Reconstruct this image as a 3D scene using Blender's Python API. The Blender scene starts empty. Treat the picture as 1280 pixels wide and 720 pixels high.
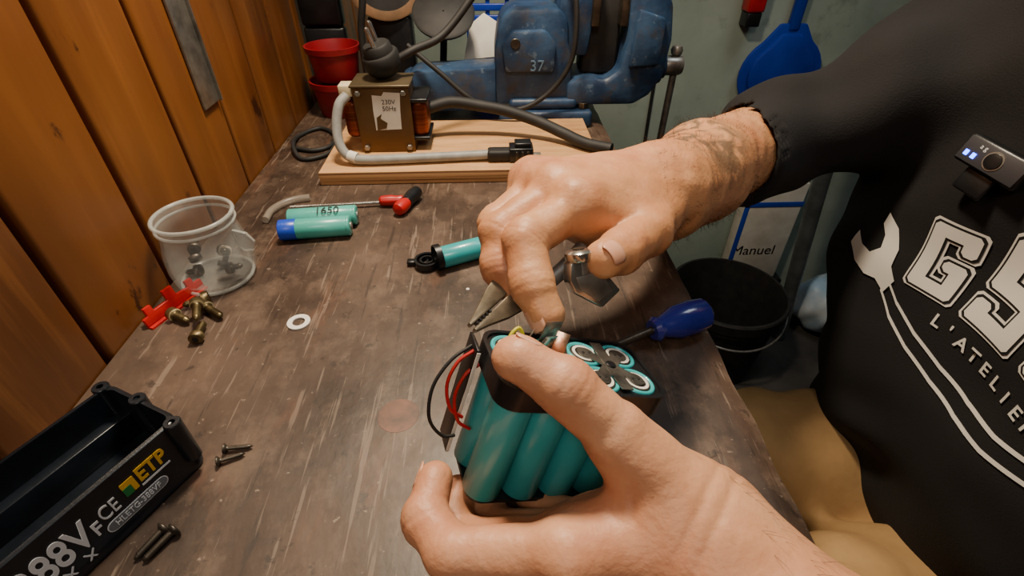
import bpy, bmesh, math, random
import numpy as np
from mathutils import Vector, Matrix, noise
from mathutils.bvhtree import BVHTree
random.seed(4)
COL=bpy.context.collection
# ------------------------------------------------------------------ helpers
def lin(c):
    return tuple(((x/255)/12.92 if x/255<=.04045 else ((x/255+.055)/1.055)**2.4) for x in c)+(1,)
def M(name,c1,c2=None,scale=20,stretch=(1,1,1),rough=.5,rough2=None,metal=0,bump=0,bscale=None,detail=6,ramp=(.35,.65),sss=0,trans=0,emis=None,coat=0,alpha=1,ior=None):
    m=bpy.data.materials.new(name); m.use_nodes=True
    nt=m.node_tree; N=nt.nodes; L=nt.links; b=N['Principled BSDF']
    b.inputs['Base Color'].default_value=lin(c1); b.inputs['Roughness'].default_value=rough
    b.inputs['Metallic'].default_value=metal; b.inputs['Transmission Weight'].default_value=trans
    b.inputs['Coat Weight'].default_value=coat; b.inputs['Alpha'].default_value=alpha
    if ior: b.inputs['IOR'].default_value=ior
    if sss:
        b.inputs['Subsurface Weight'].default_value=sss; b.inputs['Subsurface Radius'].default_value=(1,.35,.2); b.inputs['Subsurface Scale'].default_value=.006
    if emis: b.inputs['Emission Color'].default_value=lin(c1); b.inputs['Emission Strength'].default_value=emis
    tc=N.new('ShaderNodeTexCoord'); mp=N.new('ShaderNodeMapping'); mp.inputs['Scale'].default_value=stretch
    L.new(tc.outputs['Object'],mp.inputs['Vector'])
    n=N.new('ShaderNodeTexNoise'); n.inputs['Scale'].default_value=scale; n.inputs['Detail'].default_value=detail; n.inputs['Roughness'].default_value=.6
    L.new(mp.outputs['Vector'],n.inputs['Vector'])
    r=N.new('ShaderNodeValToRGB'); r.color_ramp.elements[0].position=ramp[0]; r.color_ramp.elements[1].position=ramp[1]
    r.color_ramp.elements[0].color=lin(c1); r.color_ramp.elements[1].color=lin(c2 or c1)
    L.new(n.outputs['Fac'],r.inputs['Fac'])
    if c2: L.new(r.outputs['Color'],b.inputs['Base Color'])
    if rough2 is not None:
        mr=N.new('ShaderNodeMapRange'); mr.inputs['From Min'].default_value=.3; mr.inputs['From Max'].default_value=.7
        mr.inputs['To Min'].default_value=rough; mr.inputs['To Max'].default_value=rough2
        L.new(n.outputs['Fac'],mr.inputs['Value']); L.new(mr.outputs[0],b.inputs['Roughness'])
    if bump:
        n2=N.new('ShaderNodeTexNoise'); n2.inputs['Scale'].default_value=bscale or scale; n2.inputs['Detail'].default_value=4
        L.new(mp.outputs['Vector'],n2.inputs['Vector'])
        bp=N.new('ShaderNodeBump'); bp.inputs['Strength'].default_value=bump; bp.inputs['Distance'].default_value=.002
        L.new(n2.outputs['Fac'],bp.inputs['Height']); L.new(bp.outputs[0],b.inputs['Normal'])
    return m
def spots(m,col,scale,lo,hi,stretch=(1,1,1),mixf=.8,detail=8,rot=0):
    nt=m.node_tree;N=nt.nodes;L=nt.links;b=N['Principled BSDF']; src=b.inputs['Base Color'].links[0].from_socket
    tc=N.new('ShaderNodeTexCoord');mp=N.new('ShaderNodeMapping');mp.inputs['Scale'].default_value=stretch;mp.inputs['Rotation'].default_value=(0,0,rot);L.new(tc.outputs['Object'],mp.inputs[0])
    n=N.new('ShaderNodeTexNoise');n.inputs['Scale'].default_value=scale;n.inputs['Detail'].default_value=detail;n.inputs['Roughness'].default_value=.7;L.new(mp.outputs[0],n.inputs['Vector'])
    r=N.new('ShaderNodeMapRange');r.inputs['From Min'].default_value=lo;r.inputs['From Max'].default_value=hi;r.inputs['To Max'].default_value=mixf;L.new(n.outputs['Fac'],r.inputs['Value'])
    mx=N.new('ShaderNodeMix');mx.data_type='RGBA';L.new(r.outputs[0],mx.inputs['Factor']);L.new(src,mx.inputs['A']);mx.inputs['B'].default_value=lin(col);L.new(mx.outputs['Result'],b.inputs['Base Color'])
def group(name):
    e=bpy.data.objects.new(name,None); e.empty_display_size=.02; COL.objects.link(e); return e
def addmesh(name,me,mat=None,parent=None,sharp=38):
    bm=bmesh.new(); bm.from_mesh(me)
    bmesh.ops.recalc_face_normals(bm,faces=bm.faces)
    for f in bm.faces: f.smooth=True
    if sharp:
        s=math.radians(sharp)
        for e in bm.edges:
            if len(e.link_faces)==2 and e.calc_face_angle(0)>s: e.smooth=False
    bm.to_mesh(me); bm.free()
    if mat: me.materials.append(mat)
    o=bpy.data.objects.new(name,me); COL.objects.link(o)
    if parent: o.parent=parent
    return o
def box(name,lo,hi,mat,parent=None,bevel=.001,mtx=None,seg=2,taper=None):
    bm=bmesh.new(); bmesh.ops.create_cube(bm,size=1)
    c=[(lo[i]+hi[i])/2 for i in range(3)]; s=[hi[i]-lo[i] for i in range(3)]
    for v in bm.verts:
        k=1
        if taper and v.co.z>0: k=taper
        v.co=Vector((c[0]+v.co.x*s[0]*k,c[1]+v.co.y*s[1]*k,c[2]+v.co.z*s[2]))
    if bevel: bmesh.ops.bevel(bm,geom=list(bm.edges),offset=bevel,segments=seg,profile=.5,affect='EDGES')
    if mtx: bm.transform(mtx)
    me=bpy.data.meshes.new(name); bm.to_mesh(me); bm.free()
    return addmesh(name,me,mat,parent,50)
def frame(d):
    d=Vector(d).normalized(); a=Vector((0,0,1)) if abs(d.z)<.9 else Vector((1,0,0))
    x=a.cross(d).normalized(); return x,d.cross(x),d
def revolve(name,p0,d,prof,mat,parent=None,n=28,sharp=38,caps=True,mtx=None):
    x,y,z=frame(d); p0=Vector(p0); V=[];F=[]
    for s,r in prof:
        for i in range(n):
            t=2*math.pi*i/n; V.append(p0+z*s+(x*math.cos(t)+y*math.sin(t))*max(r,1e-5))
    for j in range(len(prof)-1):
        for i in range(n):
            a=j*n+i;b=j*n+(i+1)%n; F.append((a,b,b+n,a+n))
    if caps:
        F.append(tuple(range(n))[::-1]); k=(len(prof)-1)*n; F.append(tuple(range(k,k+n)))
    me=bpy.data.meshes.new(name); me.from_pydata([tuple(v) for v in V],[],F)
    if mtx: me.transform(mtx)
    return addmesh(name,me,mat,parent,sharp)
def cyl(name,a,b,r,mat,parent=None,r2=None,n=24,ch=.0006,mtx=None):
    a=Vector(a);b=Vector(b);L=(b-a).length; r2=r if r2 is None else r2; ch=min(ch,r*.4,L*.3)
    return revolve(name,a,b-a,[(0,r-ch),(ch,r),(L-ch,r2),(L,r2-ch)],mat,parent,n,mtx=mtx)
def tube(name,pts,r,mat,parent=None,n=10,sub=8,rf=None):
    P=[Vector(p) for p in pts]; Q=[]
    E=[P[0]*2-P[1]]+P+[P[-1]*2-P[-2]]
    for i in range(1,len(E)-2):
        for k in range(sub):
            t=k/sub; a,b,c,d=E[i-1:i+3]
            Q.append(.5*((2*b)+(c-a)*t+(2*a-5*b+4*c-d)*t*t+(3*b-a-3*c+d)*t**3))
    Q.append(P[-1]); V=[];F=[]; up=None
    for i,q in enumerate(Q):
        d=(Q[min(i+1,len(Q)-1)]-Q[max(i-1,0)]).normalized()
        if up is None: up=frame(d)[0]
        up=(up-d*up.dot(d)).normalized(); s=d.cross(up)
        rr=r if rf is None else rf(i/(len(Q)-1))*r
        for k in range(n):
            t=2*math.pi*k/n; V.append(tuple(q+(up*math.cos(t)+s*math.sin(t))*rr))
    for i in range(len(Q)-1):
        for k in range(n):
            a=i*n+k;b=i*n+(k+1)%n; F.append((a,b,b+n,a+n))
    F.append(tuple(range(n))[::-1]); k=(len(Q)-1)*n; F.append(tuple(range(k,k+n)))
    me=bpy.data.meshes.new(name); me.from_pydata(V,[],F)
    return addmesh(name,me,mat,parent,60)
def prism(name,pts,th,mtx,mat,parent=None,bevel=0):
    bm=bmesh.new(); vs=[bm.verts.new((p[0],p[1],0)) for p in pts]; f=bm.faces.new(vs)
    r=bmesh.ops.extrude_face_region(bm,geom=[f])
    for v in [g for g in r['geom'] if isinstance(g,bmesh.types.BMVert)]: v.co.z+=th
    if bevel: bmesh.ops.bevel(bm,geom=list(bm.edges),offset=bevel,segments=2,profile=.5,affect='EDGES')
    bm.transform(mtx); me=bpy.data.meshes.new(name); bm.to_mesh(me); bm.free()
    return addmesh(name,me,mat,parent,40)
def rrect(x0,y0,x1,y1,r,n=5):
    out=[]
    for cx,cy,a in ((x1-r,y0+r,-90),(x1-r,y1-r,0),(x0+r,y1-r,90),(x0+r,y0+r,180)):
        for i in range(n+1):
            t=math.radians(a+90*i/n); out.append((cx+r*math.cos(t),cy+r*math.sin(t)))
    return out
def basis(o,x,y,z):
    m=Matrix.Identity(4)
    for i,v in enumerate((x,y,z,o)):
        for j in range(3): m[j][i]=v[j]
    return m
def textmesh(s,size,extrude=.0002,align='CENTER',bold=0):
    cu=bpy.data.curves.new('t','FONT'); cu.body=s; cu.size=size; cu.extrude=extrude; cu.align_x=align; cu.align_y='CENTER'; cu.offset=bold
    o=bpy.data.objects.new('t',cu); COL.objects.link(o); bpy.context.view_layer.update()
    me=bpy.data.meshes.new_from_object(o.evaluated_get(bpy.context.evaluated_depsgraph_get()))
    bpy.data.objects.remove(o); return me
def text(name,s,size,mtx,mat,parent,extrude=.0002,align='CENTER',sx=1,bold=0):
    me=textmesh(s,size,extrude,align,bold); me.transform(mtx@Matrix.Diagonal((sx,1,1,1)))
    me.materials.clear(); me.materials.append(mat)
    o=bpy.data.objects.new(name,me); COL.objects.link(o); o.parent=parent; return o
# ------------------------------------------------------------------ implicit surfaces for bodies
class Field:
    def __init__(s,lo,hi,h):
        s.lo=np.array(lo,float); s.h=h; s.n=[int(math.ceil((hi[i]-lo[i])/h))+1 for i in range(3)]
        s.F=np.full(s.n,1.0,np.float32)
        s.ax=[(s.lo[i]+h*np.arange(s.n[i])).astype(np.float32) for i in range(3)]
    def blk(s,lo,hi):
        sl=[];
        for i in range(3):
            a=max(0,int((lo[i]-s.lo[i])/s.h)); b=min(s.n[i],int((hi[i]-s.lo[i])/s.h)+2)
            if b<=a: return None,None
            sl.append(slice(a,b))
        g=(s.ax[0][sl[0]][:,None,None],s.ax[1][sl[1]][None,:,None],s.ax[2][sl[2]][None,None,:])
        return tuple(sl),g
    def put(s,sl,d,k):
        F=s.F[sl]; k=np.maximum(k,1e-5); h=np.clip(.5+.5*(F-d)/k,0,1); s.F[sl]=F*(1-h)+d*h-k*h*(1-h)
    def cone(s,a,b,r1,r2,k=.004,m=.016,sub=False):
        a=np.array(a,float);b=np.array(b,float); R=max(r1,r2)+m
        sl,g=s.blk(np.minimum(a,b)-R,np.maximum(a,b)+R)
        if sl is None: return
        d=b-a; L2=float(d@d)+1e-12
        p=[g[i]-np.float32(a[i]) for i in range(3)]
        t=np.clip((p[0]*d[0]+p[1]*d[1]+p[2]*d[2])/L2,0,1)
        q=np.sqrt((p[0]-t*d[0])**2+(p[1]-t*d[1])**2+(p[2]-t*d[2])**2)-(r1+(r2-r1)*t)
        if sub: s.F[sl]=np.maximum(s.F[sl],-q)
        else: s.put(sl,q.astype(np.float32),k)
    def ell(s,c,r,R=None,k=.006,m=.016,sub=False):
        mx=max(r)+m; c=np.array(c,float)
        sl,g=s.blk(c-mx,c+mx)
        if sl is None: return
        p=[g[i]-np.float32(c[i]) for i in range(3)]
        if R is not None: p=[p[0]*R[j][0]+p[1]*R[j][1]+p[2]*R[j][2] for j in range(3)]
        k0=np.sqrt((p[0]/r[0])**2+(p[1]/r[1])**2+(p[2]/r[2])**2); k1=np.sqrt((p[0]/r[0]**2)**2+(p[1]/r[1]**2)**2+(p[2]/r[2]**2)**2)+1e-6
        q=k0*(k0-1)/k1
        if sub: s.F[sl]=np.maximum(s.F[sl],-q)
        else: s.put(sl,q.astype(np.float32),k)
    def groove(s,c,d,R,amp=.0006,sig=.0011,offs=(0,)):
        c=np.array(c,float); d=np.array(d,float); d/=np.linalg.norm(d)
        sl,g=s.blk(c-R,c+R)
        if sl is None: return
        p=[g[i]-np.float32(c[i]) for i in range(3)]
        q=p[0]*d[0]+p[1]*d[1]+p[2]*d[2]; rr=np.sqrt(p[0]**2+p[1]**2+p[2]**2); w=np.clip(1-(rr/R)**4,0,1)
        for o in offs: s.F[sl]+=(amp*w*np.exp(-((q-o)/sig)**2)).astype(np.float32)
    def finger(s,pts,rad,kj=.002,kroot=.007):
        P=np.array(pts,float); R=max(rad)+.014
        sl,g=s.blk(P.min(0)-R,P.max(0)+R)
        T=Field.__new__(Field); T.h=s.h; T.ax=[s.ax[i][sl[i]] for i in range(3)]; T.lo=np.array([T.ax[i][0] for i in range(3)],float)
        T.n=[len(a) for a in T.ax]; T.F=np.full(T.n,1.0,np.float32)
        for i in range(len(P)-1): T.cone(P[i],P[i+1],rad[i],rad[i+1],k=.003,m=.03)
        for i in range(1,len(P)-1):
            T.ell(P[i],(rad[i]*1.04,)*3,k=.003,m=.03)
            T.groove(P[i],P[i+1]-P[i-1],rad[i]*1.9,offs=(-.0028,0,.0028))
        q=np.sqrt(sum((g[i]-np.float32(P[0][i]))**2 for i in range(3)))
        kk=kj+(kroot-kj)*np.exp(-(q/.016)**2)
        s.put(sl,T.F,kk.astype(np.float32))
    def noise(s,amp,sc,seed=0):
        rs=np.random.RandomState(seed)
        g=(s.ax[0][:,None,None],s.ax[1][None,:,None],s.ax[2][None,None,:])
        for i in range(7):
            w=rs.normal(size=3)*sc; ph=rs.rand()*6.28
            s.F+=(amp*np.sin(g[0]*w[0]+g[1]*w[1]+g[2]*w[2]+ph)).astype(np.float32)
    def mesh(s,name,mat,parent,smooth=2):
        F=s.F; S=F<0
        c=np.zeros([x-1 for x in F.shape],np.int8); CN=[(i,j,k) for i in (0,1) for j in (0,1) for k in (0,1)]
        def sh(A,o): return A[o[0]:A.shape[0]-1+o[0],o[1]:A.shape[1]-1+o[1],o[2]:A.shape[2]-1+o[2]]
        for o in CN: c+=sh(S,o)
        act=(c>0)&(c<8); I,J,K=np.nonzero(act); idx=np.full(act.shape,-1,np.int32); idx[act]=np.arange(len(I))
        acc=np.zeros((len(I),3)); cnt=np.zeros(len(I))
        for o in CN:
            for ax in range(3):
                if o[ax]==0:
                    e=list(o); e[ax]=1
                    va=F[I+o[0],J+o[1],K+o[2]]; vb=F[I+e[0],J+e[1],K+e[2]]; m=(va<0)!=(vb<0)
                    t=np.where(m,va/(va-vb+1e-12),0); p=np.zeros((len(I),3))+np.array(o); p[:,ax]+=t
                    acc+=p*m[:,None]; cnt+=m
        V=s.lo+s.h*(np.stack([I,J,K],1)+acc/cnt[:,None]); Q=[]
        for ax in range(3):
            u,v=(ax+1)%3,(ax+2)%3
            A=np.moveaxis(S,ax,0); m=(A[:-1]!=A[1:])
            m=np.moveaxis(m,0,ax); X=np.stack(np.nonzero(m),1)
            ok=(X[:,u]>0)&(X[:,v]>0)&(X[:,u]<F.shape[u]-1)&(X[:,v]<F.shape[v]-1); X=X[ok]
            def cell(du,dv):
                Y=X.copy(); Y[:,u]+=du; Y[:,v]+=dv; return idx[Y[:,0],Y[:,1],Y[:,2]]
            q=np.stack([cell(-1,-1),cell(0,-1),cell(0,0),cell(-1,0)],1)
            ins=S[X[:,0],X[:,1],X[:,2]]; q[~ins]=q[~ins][:,::-1]; Q.append(q)
        Q=np.concatenate(Q); Q=Q[(Q>=0).all(1)]
        for it in range(smooth):
            A=np.zeros_like(V); n=np.zeros(len(V))
            for a,b in ((0,1),(1,2),(2,3),(3,0)):
                np.add.at(A,Q[:,a],V[Q[:,b]]); np.add.at(A,Q[:,b],V[Q[:,a]]); np.add.at(n,Q[:,a],1); np.add.at(n,Q[:,b],1)
            V=V*.5+.5*A/np.maximum(n,1)[:,None]
        me=bpy.data.meshes.new(name); me.from_pydata(V.tolist(),[],Q.tolist())
        for f in me.polygons: f.use_smooth=True
        me.materials.append(mat)
        o=bpy.data.objects.new(name,me); COL.objects.link(o); o.parent=parent; return o
mm=lambda *p: tuple(x/1000 for x in p)
# ------------------------------------------------------------------ camera
cam=bpy.data.cameras.new('camera'); co=bpy.data.objects.new('camera',cam); COL.objects.link(co)
co.location=(0,0,.25); co.rotation_euler=(math.radians(90-38.27),0,math.radians(-2.5))
cam.sensor_width=36; cam.lens=630/1280*36; cam.clip_start=.01
bpy.context.scene.camera=co
FL=-.80
# ------------------------------------------------------------------ materials
wood_wall=M('varnished_pine',(110,62,25),(142,88,40),scale=6,stretch=(5,5,.6),rough=.36,bump=.05,bscale=30,detail=5,ramp=(.25,.8))
spots(wood_wall,(66,36,15),3.5,.44,.64,(1,1,.5),.7,3); spots(wood_wall,(168,110,56),34,.54,.7,(1,1,.05),.35); spots(wood_wall,(40,20,9),24,.62,.66,(1,1,.5),.8)
groove=M('dark_groove',(14,8,4),rough=.9)
table_m=M('worn_dark_wood',(50,38,30),(90,70,56),scale=7,stretch=(1.6,1,1),rough=.36,rough2=.62,bump=.2,bscale=45,detail=12,ramp=(.3,.72))
spots(table_m,(28,20,16),6,.46,.62,mixf=.75); spots(table_m,(118,98,82),20,.50,.64,(1.5,1,1),.45); spots(table_m,(104,68,48),11,.55,.66,(3,1,1),.4)
spots(table_m,(150,132,116),22,.620,.650,(7,.4,1),.32,3,.35); spots(table_m,(150,132,116),22,.630,.660,(7,.4,1),.28,3,-.7); spots(table_m,(18,12,9),24,.60,.65,(6,.4,1),.5,4,.1)
spots(table_m,(158,140,122),150,.63,.68,mixf=.6); spots(table_m,(22,15,12),60,.60,.65,mixf=.6)
back_m=M('painted_back_wall',(136,152,142),(164,178,166),scale=5,rough=.6,bump=.1,bscale=30); spots(back_m,(110,122,108),14,.55,.68,mixf=.6)
grey_wall=M('grey_plaster',(90,88,82),(104,100,94),scale=5,rough=.8)
floor_m=M('concrete_floor',(40,38,37),(66,62,59),scale=9,rough=.8,bump=.2)
black_pl=M('black_plastic',(16,17,19),(26,27,30),scale=60,rough=.34,bump=.05,bscale=500)
case_m=M('navy_black_plastic',(13,17,22),(22,27,34),scale=40,rough=.3,bump=.04,bscale=700)
rubber=M('black_rubber',(18,18,18),(34,33,32),scale=40,rough=.65)
teal=M('teal_shrink_wrap',(40,156,162),(62,176,180),scale=25,rough=.3,coat=.3)
teal2=M('teal_shrink_wrap_pale',(70,168,156),(92,188,176),scale=25,rough=.3)
blue_w=M('blue_wrap',(30,70,190),rough=.35)
steel=M('steel',(168,165,158),(125,122,116),scale=60,rough=.36,metal=.75)
jawst=M('plier_steel',(150,138,118),(96,86,70),scale=60,rough=.38,metal=.7)
chrome=M('chrome',(210,208,203),(170,168,162),scale=40,rough=.2,metal=.9)
dark_steel=M('dark_steel',(66,62,56),(98,90,80),scale=80,rough=.4,metal=.8)
brassy=M('oily_brass_steel',(78,66,44),(128,112,78),scale=90,rough=.38,metal=.8)
white_p=M('white_paper',(225,222,212),(205,200,188),scale=20,rough=.7)
ink=M('ink_black',(12,12,14),rough=.6)
whiteink=M('white_ink',(215,218,222),rough=.5)
yellow=M('yellow_ink',(225,175,20),rough=.5); green=M('green_ink',(20,120,60),rough=.5)
red_pl=M('red_plastic',(190,26,24),(158,16,18),scale=30,rough=.35)
pot_m=M('dark_red_plastic',(112,8,22),(142,14,28),scale=20,rough=.45)
vise_m=M('blue_cast_iron',(24,46,76),(50,78,110),scale=24,rough=.45,bump=.3,bscale=90); spots(vise_m,(66,62,58),30,.52,.62,mixf=.6); spots(vise_m,(110,128,144),70,.60,.66,mixf=.5)
grey_cab=M('grey_cable',(150,150,146),(128,128,124),scale=60,rough=.5)
ply=M('plywood',(178,132,84),(206,160,108),scale=12,stretch=(1,6,1),rough=.6,bump=.1,bscale=80); spots(ply,(146,104,64),9,.52,.68,mixf=.6)
ply_edge=M('plywood_edge',(110,74,44),(186,140,92),scale=3,stretch=(1,1,160),rough=.7,ramp=(.42,.55))
copper=M('copper_winding',(150,72,36),(96,44,24),scale=8,stretch=(1,1,60),rough=.35,metal=.7)
core_m=M('transformer_laminations',(112,84,48),(82,60,36),scale=4,stretch=(1,120,1),rough=.45,metal=.45,bump=.2)
def mkskin(name,a,b_):
    s=M(name,a,b_,scale=24,rough=.5,bump=.22,bscale=300,sss=.12,detail=4)
    spots(s,(182,98,72),16,.46,.72,mixf=.42); spots(s,(128,78,54),200,.61,.68,mixf=.28); spots(s,(228,184,148),50,.54,.72,mixf=.25); return s
skin=mkskin('skin',(194,138,102),(208,154,116))
skin_t=mkskin('tattooed_skin',(184,126,84),(202,148,104))
nail_m=M('fingernail',(204,150,122),(212,162,134),scale=60,rough=.3)
shirt_m=M('black_cotton',(10,8,9),(17,14,15),scale=14,rough=.9,bump=.3,bscale=700)
trouser_m=M('beige_canvas',(158,124,80),(182,146,98),scale=12,rough=.85,bump=.4,bscale=60)
blue_pl=M('blue_plastic',(14,46,150),(20,58,170),scale=10,rough=.35)
blue_h=M('translucent_blue_handle',(26,32,118),(42,52,146),scale=20,rough=.22,coat=.5)
led=M('blue_led',(30,80,255),emis=14)
glassd=M('dusty_glass',(200,203,198),(150,153,148),scale=30,rough=.25,alpha=.24)
glassr=M('glass_rim',(210,212,206),(180,182,176),scale=30,rough=.2,alpha=.42)
print_m=M('cream_print',(214,210,202),rough=.85)
# ------------------------------------------------------------------ room
g=group('wall_left'); box('backing',(-.36,-1.2,FL),(-.2725,1.27,1.6),groove,g,0)
y=.25+.0875*-16; i=0
while y<1.25:
    sh=random.uniform(-.0006,.0002)
    box('plank_%d'%i,(-.276,y+.0024,FL),(-.262+sh,y+.0875-.0024,1.6),wood_wall,g,.0036,seg=3); i+=1; y+=.0875
box('wall_back',(-.36,1.25,FL),(2.1,1.35,1.6),back_m,None,0)
box('wall_right',(2.0,-1.2,FL),(2.1,1.25,1.6),grey_wall,None,0)
box('wall_front',(-.36,-1.3,FL),(2.1,-1.2,1.6),grey_wall,None,0)
box('floor',(-.36,-1.3,FL-.1),(2.1,1.35,FL),floor_m,None,0)
box('ceiling',(-.36,-1.3,1.6),(2.1,1.35,1.7),grey_wall,None,0)
# ------------------------------------------------------------------ workbench
g=group('workbench')
bm=bmesh.new(); bmesh.ops.create_grid(bm,x_segments=60,y_segments=150,size=.5)
for v in bm.verts:
    x=-.2610+(v.co.x+.5)*.416; yy=-.35+(v.co.y+.5)*1.16; z=0
    e=.155-x
    if e<.012: z=-.0035*((.012-e)/.012)**2
    if e<.001: x+=.0022*noise.noise(Vector((0,yy*30,0)))
    v.co=Vector((x,yy,z))
r=bmesh.ops.extrude_edge_only(bm,edges=[e for e in bm.edges if e.is_boundary])
for v in [q for q in r['geom'] if isinstance(q,bmesh.types.BMVert)]: v.co.z=-.042
me=bpy.data.meshes.new('top'); bm.to_mesh(me); bm.free(); addmesh('top',me,table_m,g,50)
box('top_underside',(-.2605,-.349,-.042),(.153,.809,-.004),table_m,g,0)
for n,(x,yy) in enumerate(((-.25,-.33),(.085,-.33),(-.25,.73),(.085,.73))): box('leg_%d'%n,(x,yy,FL),(x+.06,yy+.06,-.04),table_m,g,.003)
box('apron_back',(-.19,.74,-.12),(.085,.765,-.042),table_m,g,.001); box('apron_side',(-.25,-.27,-.12),(-.225,.73,-.042),table_m,g,.001)
cyl('faint_stain',(-.0605,.195,-.001),(-.0605,.195,.00012),.0125,M('stain',(112,70,50),(70,46,34),scale=90,rough=.5),g,ch=.0001)
# ------------------------------------------------------------------ screws / bolts
def screw(name,p0,p1,r,rh,hl,mat,parent=None,sock=False):
    p0=Vector(p0);p1=Vector(p1);L=(p1-p0).length
    pr=[(0,rh*.6 if not sock else rh*.9),(0.0004,rh),(hl*.5 if not sock else hl,rh),(hl,r*1.2 if not sock else rh),(hl+.0002,r)]
    s=hl+.0005; pit=max(.0009,r*.5)
    while s<L-pit*2: pr+= [(s,r),(s+pit*.5,r*.74)]; s+=pit
    pr+=[(L-.0015,r*.7),(L,r*.15)]
    o=revolve(name,p0,p1-p0,pr,mat,parent,14,sharp=None)
    if sock: cyl(name+'_socket',p0-(p1-p0).normalized()*.0002,p0+(p1-p0).normalized()*.0003,rh*.5,ink,o,n=6)
    return o
screw('wood_screw',(-.1560,.1655,.0029),(-.1425,.1712,.0018),.0014,.003,.002,dark_steel)
screw('wood_screw.001',(-.1555,.1738,.0029),(-.1400,.1758,.0018),.0014,.003,.002,dark_steel)
screw('wood_screw.002',(-.1655,.1300,.0035),(-.1735,.1150,.002),.0019,.0036,.0025,dark_steel)
screw('wood_screw.003',(-.1600,.1290,.0035),(-.1690,.1140,.002),.0019,.0036,.0025,dark_steel)
for n,(a,b) in enumerate((((-.2400,.2920),(-.2230,.2830)),((-.2200,.3110),(-.2360,.3010)),((-.2090,.2620),(-.2120,.2820)),((-.2200,.3000),(-.2010,.2870)),((-.2200,.2960),(-.2120,.2760)))):
    z=.0048+(.007 if n==4 else 0)
    screw('cap_bolt'+('.%03d'%n if n else ''),(a[0],a[1],z),(b[0],b[1],z-.001),.0029,.0048,.005,brassy,None,True)
revolve('white_washer',(-.1446,.282,.0002),(0,0,1),[(0,.0045),(0,.0082),(.0012,.0082),(.0012,.0045),(0,.0045)],M('white_nylon',(225,222,214),rough=.4),None,36,caps=False)
revolve('paper_dot',(-.0215,.3165,.0001),(0,0,1),[(0,.0014),(.0004,.0013)],white_p)
g=group('red_plastic_bracket')
x=Vector((.017,.043,0)).normalized(); up=Vector((-.20,.08,.97)).normalized(); z=x.cross(up).normalized(); up=z.cross(x)
mt=basis(Vector((-.2535,.281,.001)),x,up,z)
prism('bar',[(0,0),(.052,0),(.052,.007),(.046,.007),(.046,.012),(.040,.012),(.040,.007),(.030,.008),(.030,.016),(.022,.016),(.022,.008),(.010,.008),(.010,.013),(.004,.013),(.004,.007),(0,.006)],.003,mt,red_pl,g,.0005)
prism('flange',[(0,0),(.052,0),(.052,.006),(0,.006)],.0025,mt@Matrix.Rotation(math.radians(95),4,'X'),red_pl,g,.0004)
# ------------------------------------------------------------------ jar
g=group('glass_jar'); c=(-.2260,.342,.0005)
revolve('glass',c,(0,0,1),[(0,.022),(.001,.027),(.006,.0302),(.016,.0315),(.030,.0306),(.040,.0280),(.046,.0268),(.051,.0270),(.056,.0282),(.0585,.0282),(.0592,.0272),(.056,.0262),(.050,.0250),(.042,.0252),(.030,.0285),(.016,.0292),(.007,.0275),(.003,.022)],glassd,g,48,sharp=None)
tube('rim_bead',[(c[0]+.0277*math.cos(t/16*2*math.pi),c[1]+.0277*math.sin(t/16*2*math.pi),.0582) for t in range(17)],.0016,glassr,g,8,4)
tube('rim_bead_lower',[(c[0]+.0275*math.cos(t/16*2*math.pi),c[1]+.0275*math.sin(t/16*2*math.pi),.0520) for t in range(17)],.0012,glassr,g,8,4)
tube('foot_ring',[(c[0]+.0265*math.cos(t/16*2*math.pi),c[1]+.0265*math.sin(t/16*2*math.pi),.0022) for t in range(17)],.0016,glassr,g,8,4)
prism('pouring_lug',[(0,0),(.010,-.003),(.0145,-.011),(.0115,-.019),(.004,-.0195),(0,-.015)],.003,basis(Vector((c[0]+.0265,c[1]-.002,.047)),Vector((1,0,0)),Vector((0,0,1)),Vector((0,-1,0))),glassr,g,.001)
for n in range(7):
    a=random.uniform(0,6.28); q=Vector((c[0]+.012*math.cos(a),c[1]+.010*math.sin(a),.008+.003*n)); d=Vector((random.uniform(-1,1),random.uniform(-1,1),random.uniform(-.2,.8))).normalized()*.013
    screw('loose_screw_%d'%n,q,q+d,.0024,.0048,.004,dark_steel,g,True)
# ------------------------------------------------------------------ cells on the bench
def cell(name,a,b,mat,r=.0092,endmat=None,parent=None):
    g=parent or group(name); a=Vector(a);b=Vector(b);L=(b-a).length
    revolve('wrap',a,b-a,[(0,r*.72),(.0003,r-.0006),(.001,r),(L-.004,r),(L-.0036,r-.0004),(L-.003,r),(L-.001,r),(L-.0003,r-.0008),(L,r*.7)],mat,g,32,sharp=None)
    d=(b-a).normalized()
    cyl('can_end',a-d*.0002,a+d*.001,r*.72,steel,g); cyl('positive_cap',b-d*.0005,b+d*.0012,r*.36,steel,g)
    if endmat: revolve('end_wrap',a-d*.0001,d,[(0,r*.7),(.0003,r),(.0010,r+.0002),(.015,r+.0002),(.0152,r)],endmat,g,32,sharp=None)
    return g
g=cell('lithium_cell',(-.192,.3975,.0095),(-.130,.4035,.0095),teal2,endmat=blue_w)
g=cell('lithium_cell.001',(-.190,.4175,.0095),(-.128,.4230,.0095),teal2)
text('handwriting','1650',.011,basis(Vector((-.153,.4165,.0184)),Vector((.995,.09,0)),Vector((-.09,.95,.3)).normalized(),Vector((.0,-.3,.95)).normalized()),ink,g,.00015)
g=cell('lithium_cell.002',(-.0455,.3472,.0095),(.0145,.3735,.0095),teal)
g=group('black_cell_holder'); c=Vector((-.0565,.3505,.001))
revolve('ring',c,(0,0,1),[(0,.0078),(0,.0105),(.006,.0105),(.006,.0085),(.0025,.0078),(0,.0078)],black_pl,g,32,caps=False)
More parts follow.
